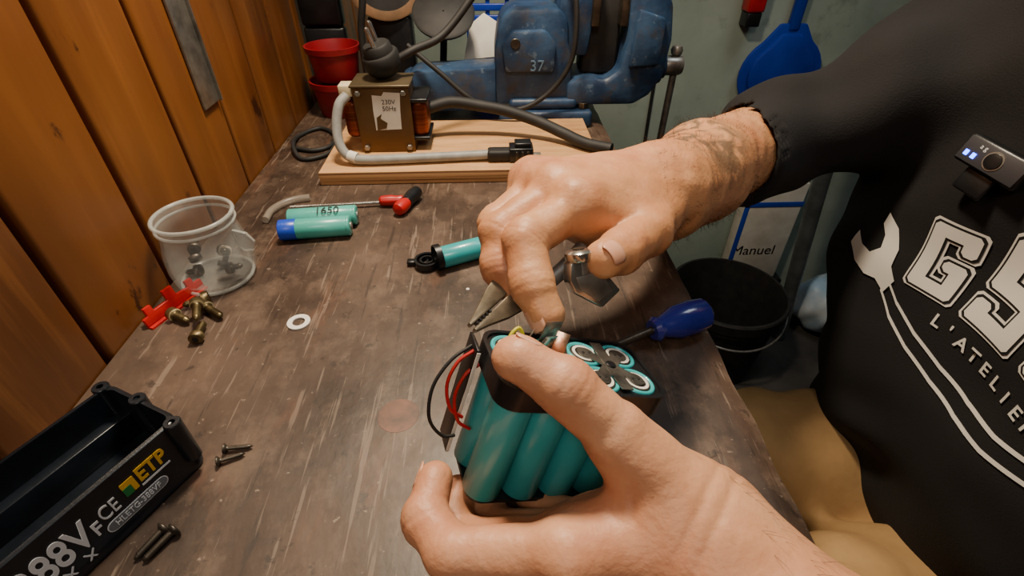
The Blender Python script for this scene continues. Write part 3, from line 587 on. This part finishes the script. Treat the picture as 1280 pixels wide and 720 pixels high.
# left hand (holding pack)
F=Field((-.048,-.12,.002),(.25,.165,.135),.001)
Wl=mm(75,93,48)
f_idx=[mm(24,84,58),mm(-19,90,50),mm(-31,105,48),mm(-28,121,50)]
f_mid=[mm(26,96,42),mm(-14,106,24),mm(-22,117,22),mm(-20,130,24)]
f_rng=[mm(33,104,32),mm(-1,116,15),mm(-7,127,13),mm(-5,140,15)]
f_pnk=[mm(45,110,26),mm(20,126,13),mm(14,136,12),mm(14,148,14)]
th=[mm(67,100,62),mm(46,115,85),mm(26,126,102),mm(9,134,109)]
for q,r2 in ((f_idx[0],.0125),(f_mid[0],.0125),(f_rng[0],.012),(f_pnk[0],.011)): F.cone(Wl,q,.020,r2,k=.012)
F.cone(f_idx[0],f_pnk[0],.011,.010,k=.010)
F.cone(mm(66,90,52),mm(40,93,50),.016,.013,k=.012)
F.cone(mm(74,97,56),th[1],.0205,.0135,k=.012)
E1=mm(117,37,43); E2=mm(198,-88,40)
F.cone(Wl,E1,.026,.031,k=.014,m=.02); F.cone(mm(84,98,42),mm(121,43,34),.020,.026,k=.014,m=.02)
F.cone(E1,E2,.032,.042,k=.014,m=.02)
for c,rr in ((f_idx,(.0108,.0100,.0092,.0080)),(f_mid,(.0105,.0098,.0090,.0078)),(f_rng,(.010,.0090,.0083,.0074)),(f_pnk,(.009,.008,.0074,.0066))): F.finger(c,rr)
F.finger(th,(.015,.0118,.0108,.0088),kroot=.012)
F.ell(Vector(th[3])+Vector(mm(-1,1,0)),mm(10,9.4,8.0),k=.003)
F.groove(mm(60,100,70),(1,-1,1),.02,.0008,.0016); F.groove(mm(78,92,62),(1,-.8,0),.03,.0008,.0014,(-.004,.003)); F.noise(.00010,220,5)
la=F.mesh('left_forearm_and_hand',skin,man,2)
nail('left_thumb_nail',th[3],th[2],(-.35,.75,.6),.0090,man,.011)
nail('left_index_nail',f_idx[3],f_idx[2],(-.9,.2,.1),.0080,man)
hairs('left_arm_hair',la,900,lambda p:p.x>.085 and p.z>.04,(.6,-.7,-.2),1)
# right hand (holding pliers)
F=Field((-.02,.165,.025),(.275,.49,.145),.001)
Wr=mm(112,302,93)
r_idx=[mm(45,238,116),mm(16,212,113),mm(18,191,101),mm(24,180,91)]
r_mid=[mm(36,256,117),mm(4,229,107),mm(3,214,96),mm(9,207,88)]
r_rng=[mm(28,273,112),mm(2,248,101),mm(3,234,90),mm(10,229,82)]
r_pnk=[mm(25,288,106),mm(8,265,96),mm(10,253,85),mm(17,250,78)]
r_th=[mm(103,268,95),mm(86,236,100),mm(65,211,106),mm(54,199,109)]
for q,r2 in ((r_idx[0],.0130),(r_mid[0],.0130),(r_rng[0],.0125),(r_pnk[0],.0115)): F.cone(Wr,q,.020,r2,k=.016)
F.cone(r_idx[0],r_pnk[0],.0125,.0110,k=.014)
F.cone(mm(104,290,92),r_th[1],.018,.0135,k=.012); F.cone(mm(95,275,95),mm(60,245,106),.0145,.013,k=.016)
F.cone(mm(80,262,98),mm(50,275,95),.015,.013,k=.016); F.cone(mm(78,245,98),mm(52,242,106),.011,.011,k=.012)
E=mm(262,470,50)
F.cone(Wr,mm(165,366,76),.0275,.034,k=.016,m=.02); F.cone(mm(120,296,84),mm(170,360,66),.021,.028,k=.016,m=.02); F.cone(mm(165,366,76),E,.035,.040,k=.016,m=.02)
for c,rr in ((r_idx,(.0112,.0110,.0104,.0092)),(r_mid,(.0112,.0108,.0100,.0088)),(r_rng,(.0106,.0100,.0092,.0082)),(r_pnk,(.0094,.0086,.008,.0072))): F.finger(c,rr)
F.finger(r_th,(.0145,.0125,.0115,.0098),kroot=.012)
for q in (r_idx,r_mid,r_rng,r_pnk):
    a=np.array(Wr)+np.array(mm(-4,-2,12)); b=np.array(q[0])+np.array((0,0,.0075)); F.cone(a,b,.0032,.0036,k=.011); F.ell(np.array(q[0])+np.array((0,0,.0025)),mm(9,9,8.5),k=.010)
tube_v=[mm(105,290,112),mm(88,282,113),mm(74,262,118),mm(60,258,119)]
for i in range(3): F.cone(tube_v[i],tube_v[i+1],.0012,.0012,k=.005)
F.groove(mm(112,302,93),(1,1,0),.035,.0005,.002,(-.004,.004)); F.noise(.00010,220,8)
ra=F.mesh('right_forearm_and_hand',skin_t,man,2)
nail('right_thumb_nail',r_th[3],r_th[2],(.75,.1,.6),.0095,man,.010); nail('right_index_nail',r_idx[3],r_idx[2],(-.8,-.3,.3),.0090,man)
hairs('right_arm_hair',ra,2600,lambda p:p.x>.10,(-.6,-.6,.5),2,.009)
# shirt
F=Field((.16,-.14,-.42),(.72,.60,.40),.004)
for yy in (.20,.355): 
    F.cone((.512,yy,.16),(.510,yy,-.14),.125,.128,k=.05,m=.07); F.cone((.510,yy,-.14),(.530,yy,-.34),.128,.122,k=.05,m=.07)
F.cone((.50,.07,.205),(.50,.46,.195),.070,.068,k=.05,m=.07); F.cone((.49,.27,.23),(.475,.27,.30),.085,.062,k=.05,m=.07)
F.cone((.470,.452,.10),(.462,.432,-.06),.080,.086,k=.04,m=.06)
F.cone((.500,.475,.180),(.385,.470,.098),.074,.058,k=.04,m=.06); F.cone((.385,.470,.098),(.270,.466,.052),.058,.047,k=.03,m=.05); F.cone((.270,.466,.052),(.215,.415,.060),.047,.0425,k=.02,m=.05)
F.cone((.50,.06,.215),(.36,-.03,.125),.078,.064,k=.05,m=.06)
F.cone((.36,-.03,.125),(.262,-.085,.06),.064,.056,k=.02,m=.05)
F.noise(.0012,34,2)
g0=(F.ax[0][:,None,None],F.ax[1][None,:,None],F.ax[2][None,None,:])
F.F+=(.0034*np.sin((g0[2]*.8+g0[1]*.6)*75+3*np.sin(g0[1]*14))*np.clip((g0[1]-.34)/.12,0,1)*np.exp(-((g0[2]-.05)/.12)**2)).astype(np.float32)
F.F+=(.0026*np.sin((g0[0]*.75+g0[2]*.5)*95+2*np.sin(g0[2]*30))*np.clip((.40-g0[0])/.06,0,1)*np.clip((g0[0]-.240)/.05,0,1)).astype(np.float32)
F.F+=(.0026*np.sin(g0[2]*70+g0[1]*22+2*np.sin(g0[1]*19))*np.clip((-.10-g0[2])/.08,0,1)).astype(np.float32)
def cut(o,n): 
    n=np.array(n,float); n/=np.linalg.norm(n); return ((g0[0]-o[0])*n[0]+(g0[1]-o[1])*n[1]+(g0[2]-o[2])*n[2])
loc=(g0[0]<.30)&(g0[1]>.3)
q=cut((.220,.420,.060),(-.85,-.50,.05)).astype(np.float32); F.F=np.where(loc,np.maximum(F.F,q),F.F)
F.cone((.17,.374,.074),(.250,.455,.056),.0370,.0400,sub=True)
F.cone((.21,-.11,.04),(.29,-.065,.08),.046,.048,sub=True)
F.F=np.maximum(F.F,(-.385-g0[2]))
F.ell((.47,.27,.375),(.06,.062,.075),sub=True)
shirt=F.mesh('t_shirt',shirt_m,man,2)
# trousers, shoes
F=Field((.02,.02,FL-.0),(.72,.56,-.15),.006)
F.cone((.54,.19,-.34),(.54,.36,-.34),.105,.105,k=.05,m=.06)
for yy,yk in ((.19,.15),(.355,.37)):
    F.cone((.52,yy,-.33),(.12,yk,-.285),.088,.068,k=.04,m=.06); F.cone((.12,yk,-.285),(.16,yk,-.73),.066,.055,k=.03,m=.05)
F.noise(.0016,30,4)
gg=(F.ax[0][:,None,None],F.ax[1][None,:,None],F.ax[2][None,None,:]); F.F+=(.0036*np.sin((gg[0]+gg[1]*.35)*80+3*np.sin(gg[1]*24))*np.clip((.46-gg[0])/.1,0,1)).astype(np.float32)
F.mesh('trousers',trouser_m,man,2)
for n,yk in enumerate((.15,.37)):
    F=Field((-.06,yk-.08,FL),(.24,yk+.08,-.66),.004); F.cone((.165,yk,FL+.05),(.02,yk,FL+.035),.043,.036,k=.02,m=.04); F.cone((.16,yk,FL+.05),(.16,yk,FL+.085),.045,.045,k=.02,m=.04)
    F.F=np.maximum(F.F,(FL+.006)-F.ax[2][None,None,:]).astype(np.float32); F.mesh('shoe_%d'%n,rubber,man,1)
# head, out of frame but part of the man
F=Field((.27,.12,.24),(.60,.42,.66),.003)
hc=np.array((.435,.27,.50)); fw=np.array((-.86,0,-.5)); upv=np.array((-.5,0,.86)); sd=np.array((0,1,0)); RM=[fw,sd,upv]
P=lambda f_,s_,u_: hc+fw*f_+sd*s_+upv*u_
F.ell(P(-.01,0,.02),(.098,.075,.10),RM,k=.02,m=.05); F.ell(P(.035,0,-.045),(.062,.058,.075),RM,k=.03,m=.05); F.cone(P(.078,0,-.095),P(.072,0,-.09),.024,.024,k=.02)
F.cone(P(.092,0,.01),P(.112,0,-.028),.009,.013,k=.008); F.cone(P(.10,-.012,-.033),P(.10,.012,-.033),.009,.009,k=.006)
F.cone(P(.086,-.04,.022),P(.086,.04,.022),.012,.012,k=.012); F.cone(P(.090,-.02,-.062),P(.090,.02,-.062),.0075,.0075,k=.004); F.cone(P(.088,-.018,-.073),P(.088,.018,-.073),.007,.007,k=.004)
for s_ in (-1,1):
    F.ell(P(.083,s_*.032,.004),(.017,.017,.013),RM,sub=True); F.ell(P(-.005,s_*.077,-.005),(.018,.008,.032),RM,k=.004)
F.cone((.455,.27,.44),(.49,.27,.26),.060,.066,k=.03,m=.05)
F.mesh('head',skin,man,2)
for n,s_ in enumerate((-1,1)):
    e=P(.076,s_*.032,.004); revolve('eye_%d'%n,e-fw*.012,Vector(fw),[(0,.001),(.003,.009),(.012,.0125),(.020,.009),(.0235,.003)],M('eye_white_%d'%n,(225,220,215),rough=.2),man,20,sharp=None)
    revolve('iris_%d'%n,e+fw*.0085,Vector(fw),[(0,.006),(.0028,.004)],M('iris_%d'%n,(50,36,26),rough=.1),man,16)
F=Field((.30,.15,.42),(.60,.40,.68),.003); F.ell(P(-.018,0,.030),(.098,.080,.100),RM,k=.01,m=.03); q=((F.ax[0][:,None,None]-P(.035,0,0)[0])*fw[0]+(F.ax[2][None,None,:]-P(.035,0,.03)[2])*fw[2]).astype(np.float32); F.F=np.maximum(F.F,q+np.zeros_like(F.F)); F.noise(.0008,120,6)
F.mesh('hair',M('greying_hair',(70,62,56),(110,102,96),scale=90,stretch=(1,1,4),rough=.7,bump=.6,bscale=300),man,1)
# shirt print, wrapped onto the cloth
dg=bpy.context.evaluated_depsgraph_get(); bv=BVHTree.FromObject(shirt,dg)
def wrap(name,me,mat,off,parent=man,sub=.006):
    bm=bmesh.new(); bm.from_mesh(me); bmesh.ops.triangulate(bm,faces=bm.faces)
    for it in range(5):
        es=[e for e in bm.edges if e.calc_length()>sub]
        if not es: break
        bmesh.ops.subdivide_edges(bm,edges=es,cuts=1); bmesh.ops.triangulate(bm,faces=bm.faces)
    for v in bm.verts:
        w=Vector((.2,v.co.x*-1,v.co.y)); h=bv.ray_cast(w,Vector((1,0,0)))
        xx=h[0].x if h[0] else .39
        v.co=Vector((xx-off,w.y,w.z))
    m2=bpy.data.meshes.new(name); bm.to_mesh(m2); bm.free(); m2.materials.clear(); m2.materials.append(mat)
    for f_ in m2.polygons: f_.use_smooth=True
    o=bpy.data.objects.new(name,m2); COL.objects.link(o); o.parent=parent
def wtext(name,s,size,y,z,rot,mat,off,bold=0,sx=1,shear=0):
    cu=bpy.data.curves.new('t','FONT'); cu.body=s; cu.size=size; cu.align_x='CENTER'; cu.align_y='CENTER'; cu.offset=bold; cu.shear=shear
    o=bpy.data.objects.new('t',cu); COL.objects.link(o); bpy.context.view_layer.update()
    me=bpy.data.meshes.new_from_object(o.evaluated_get(bpy.context.evaluated_depsgraph_get())); bpy.data.objects.remove(o)
    me.transform(Matrix.Translation((-y,z,0))@Matrix.Rotation(rot,4,'Z')@Matrix.Diagonal((sx,1,1,1))); wrap(name,me,mat,off)
blk=M('shirt_black_ink',(10,8,9),rough=.9)
def letter(ch,strokes,y0,z0,rot,k):
    for nm,grow,off,mat in (('outer',.0044,.0014,print_m),('gap',.0026,.0020,blk),('inner',.0008,.0026,print_m)):
        for n,(xa,ya,xb,yb) in enumerate(strokes):
            a,b_=xa*k-grow,ya*k-grow; c_,d_=xb*k+grow,yb*k+grow; ch_=.003
            pts=[(a+ch_,b_),(c_-ch_,b_),(c_,b_+ch_),(c_,d_-ch_),(c_-ch_,d_),(a+ch_,d_),(a,d_-ch_),(a,b_+ch_)]
            bm=bmesh.new(); bm.faces.new([bm.verts.new((p[0],p[1],0)) for p in pts]); me=bpy.data.meshes.new('p'); bm.to_mesh(me); bm.free()
            me.transform(Matrix.Translation((-y0,z0,0))@Matrix.Rotation(rot,4,'Z')); wrap('print_%s_%s_%d'%(ch,nm,n),me,mat,off+.00003*n)
letter('G',[(-.5,-.8,-.22,.8),(-.5,.55,.5,.8),(-.5,-.8,.5,-.55),(.22,-.8,.5,.02),(.02,-.20,.5,.02),(.22,.30,.5,.8)],.337,.000,.08,.037)
letter('S',[(-.5,.55,.5,.8),(-.5,-.1,-.22,.8),(-.5,-.14,.5,.12),(.22,-.8,.5,.12),(-.5,-.8,.5,-.55),(-.5,-.8,-.22,-.4),(.22,.4,.5,.8)],.277,.010,.0,.046)
letter('A',[(-.5,-.8,-.22,.8),(.22,-.8,.5,.8),(-.5,.55,.5,.8),(-.5,-.25,.5,0)],.214,.004,-.08,.037)
for i,ch in enumerate("L'ATELIER"):
    yy=.312-.0135*i; t=(yy-.25)/.1; wtext('print_small_%d'%i,ch,.0160,yy,-.050+.006*t,.12*t,print_m,.0018,.0003)
def poly(name,pts,mat,off):
    bm=bmesh.new(); bm.faces.new([bm.verts.new((-p[0],p[1],0)) for p in pts]); bmesh.ops.triangulate(bm,faces=bm.faces); me=bpy.data.meshes.new('p'); bm.to_mesh(me); bm.free(); wrap(name,me,mat,off)
up_=[(.372,-.038),(.350,-.054),(.320,-.066),(.285,-.074),(.250,-.077),(.215,-.074),(.18,-.066)]
dn_=[(p[0]-.001,p[1]-.0035) for p in up_]; poly('print_wrench_line_upper',up_+dn_[::-1],print_m,.0018)
u2=[(p[0]-.002,p[1]-.015) for p in up_]; d2=[(p[0]-.001,p[1]-.0035) for p in u2]; poly('print_wrench_line_lower',u2+d2[::-1],print_m,.0018)
poly('print_wrench_head',[(.372,-.030),(.376,-.014),(.388,.002),(.404,.010),(.404,-.002),(.396,-.010),(.392,-.022),(.400,-.032),(.412,-.030),(.422,-.020),(.425,-.036),(.412,-.050),(.394,-.054),(.380,-.050),(.366,-.056),(.362,-.040)],print_m,.0018)
# clip-on wireless microphone
mic=group('wireless_microphone')
hit=bv.ray_cast(Vector((.2,.335,.083)),Vector((1,0,0)))[0] or Vector((.385,.335,.083))
xd=Vector((0.18,-.97,-.10)).normalized(); zd=Vector((-.95,-.15,.25)); zd=(zd-xd*zd.dot(xd)).normalized(); yd=zd.cross(xd)
mt=basis(Vector((hit.x-.004,.345,.088)),xd,yd,zd)
box('body',(-.022,-.010,0),(.030,.012,.012),black_pl,mic,.003,mt,3); box('grey_face',(-.020,-.008,.0121),(.028,.010,.0128),M('dark_grey_panel',(54,54,58),rough=.4),mic,.0003,mt)
for n,x in enumerate((-.016,-.010)): box('led_%d'%n,(x,-.004,.0128),(x+.003,.000,.0134),led,mic,.0002,mt)
revolve('dial',(.006,.001,.0128),(0,0,1),[(0,.0062),(.0015,.0058),(.002,.0035)],black_pl,mic,20,mtx=mt); revolve('dial_ring',(.006,.001,.0128),(0,0,1),[(0,.0072),(.0006,.0070)],steel,mic,20,mtx=mt)
text('marking','a g',.005,mt@Matrix.Translation((-.006,.006,.0129)),whiteink,mic,.0001)
box('clip',(-.010,-.028,.001),(.014,-.010,.006),black_pl,mic,.002,mt,3)
# stool
g=group('work_stool'); cyl('seat',(.54,.27,-.485),(.54,.27,-.449),.17,black_pl,g,ch=.008,n=40)
for n in range(4):
    a=math.pi/4+n*math.pi/2; cyl('leg_%d'%n,(.54+.10*math.cos(a),.27+.10*math.sin(a),-.483),(.54+.19*math.cos(a),.27+.19*math.sin(a),FL+.001),.013,steel,g)
# ------------------------------------------------------------------ lights
def area(name,loc,target,size,power,col):
    l=bpy.data.lights.new(name,'AREA'); l.size=size; l.energy=power; l.color=col; o=bpy.data.objects.new(name,l); COL.objects.link(o); o.location=loc
    o.rotation_euler=(Vector(target)-Vector(loc)).to_track_quat('-Z','Y').to_euler()
area('bench_lamp_light',(-.03,.50,.70),(.03,.22,0),.10,10.5,(1,.82,.60))
area('ceiling_light',(.75,.55,1.5),(.5,.7,0),.5,5.5,(.86,.95,1))
area('room_fill_light',(-.1,-.55,.95),(.05,.2,0),.3,4.2,(1,.89,.76))
w=bpy.data.worlds.new('world'); w.use_nodes=True; w.node_tree.nodes['Background'].inputs[0].default_value=(.6,.65,.7,1); w.node_tree.nodes['Background'].inputs[1].default_value=.12
bpy.context.scene.world=w
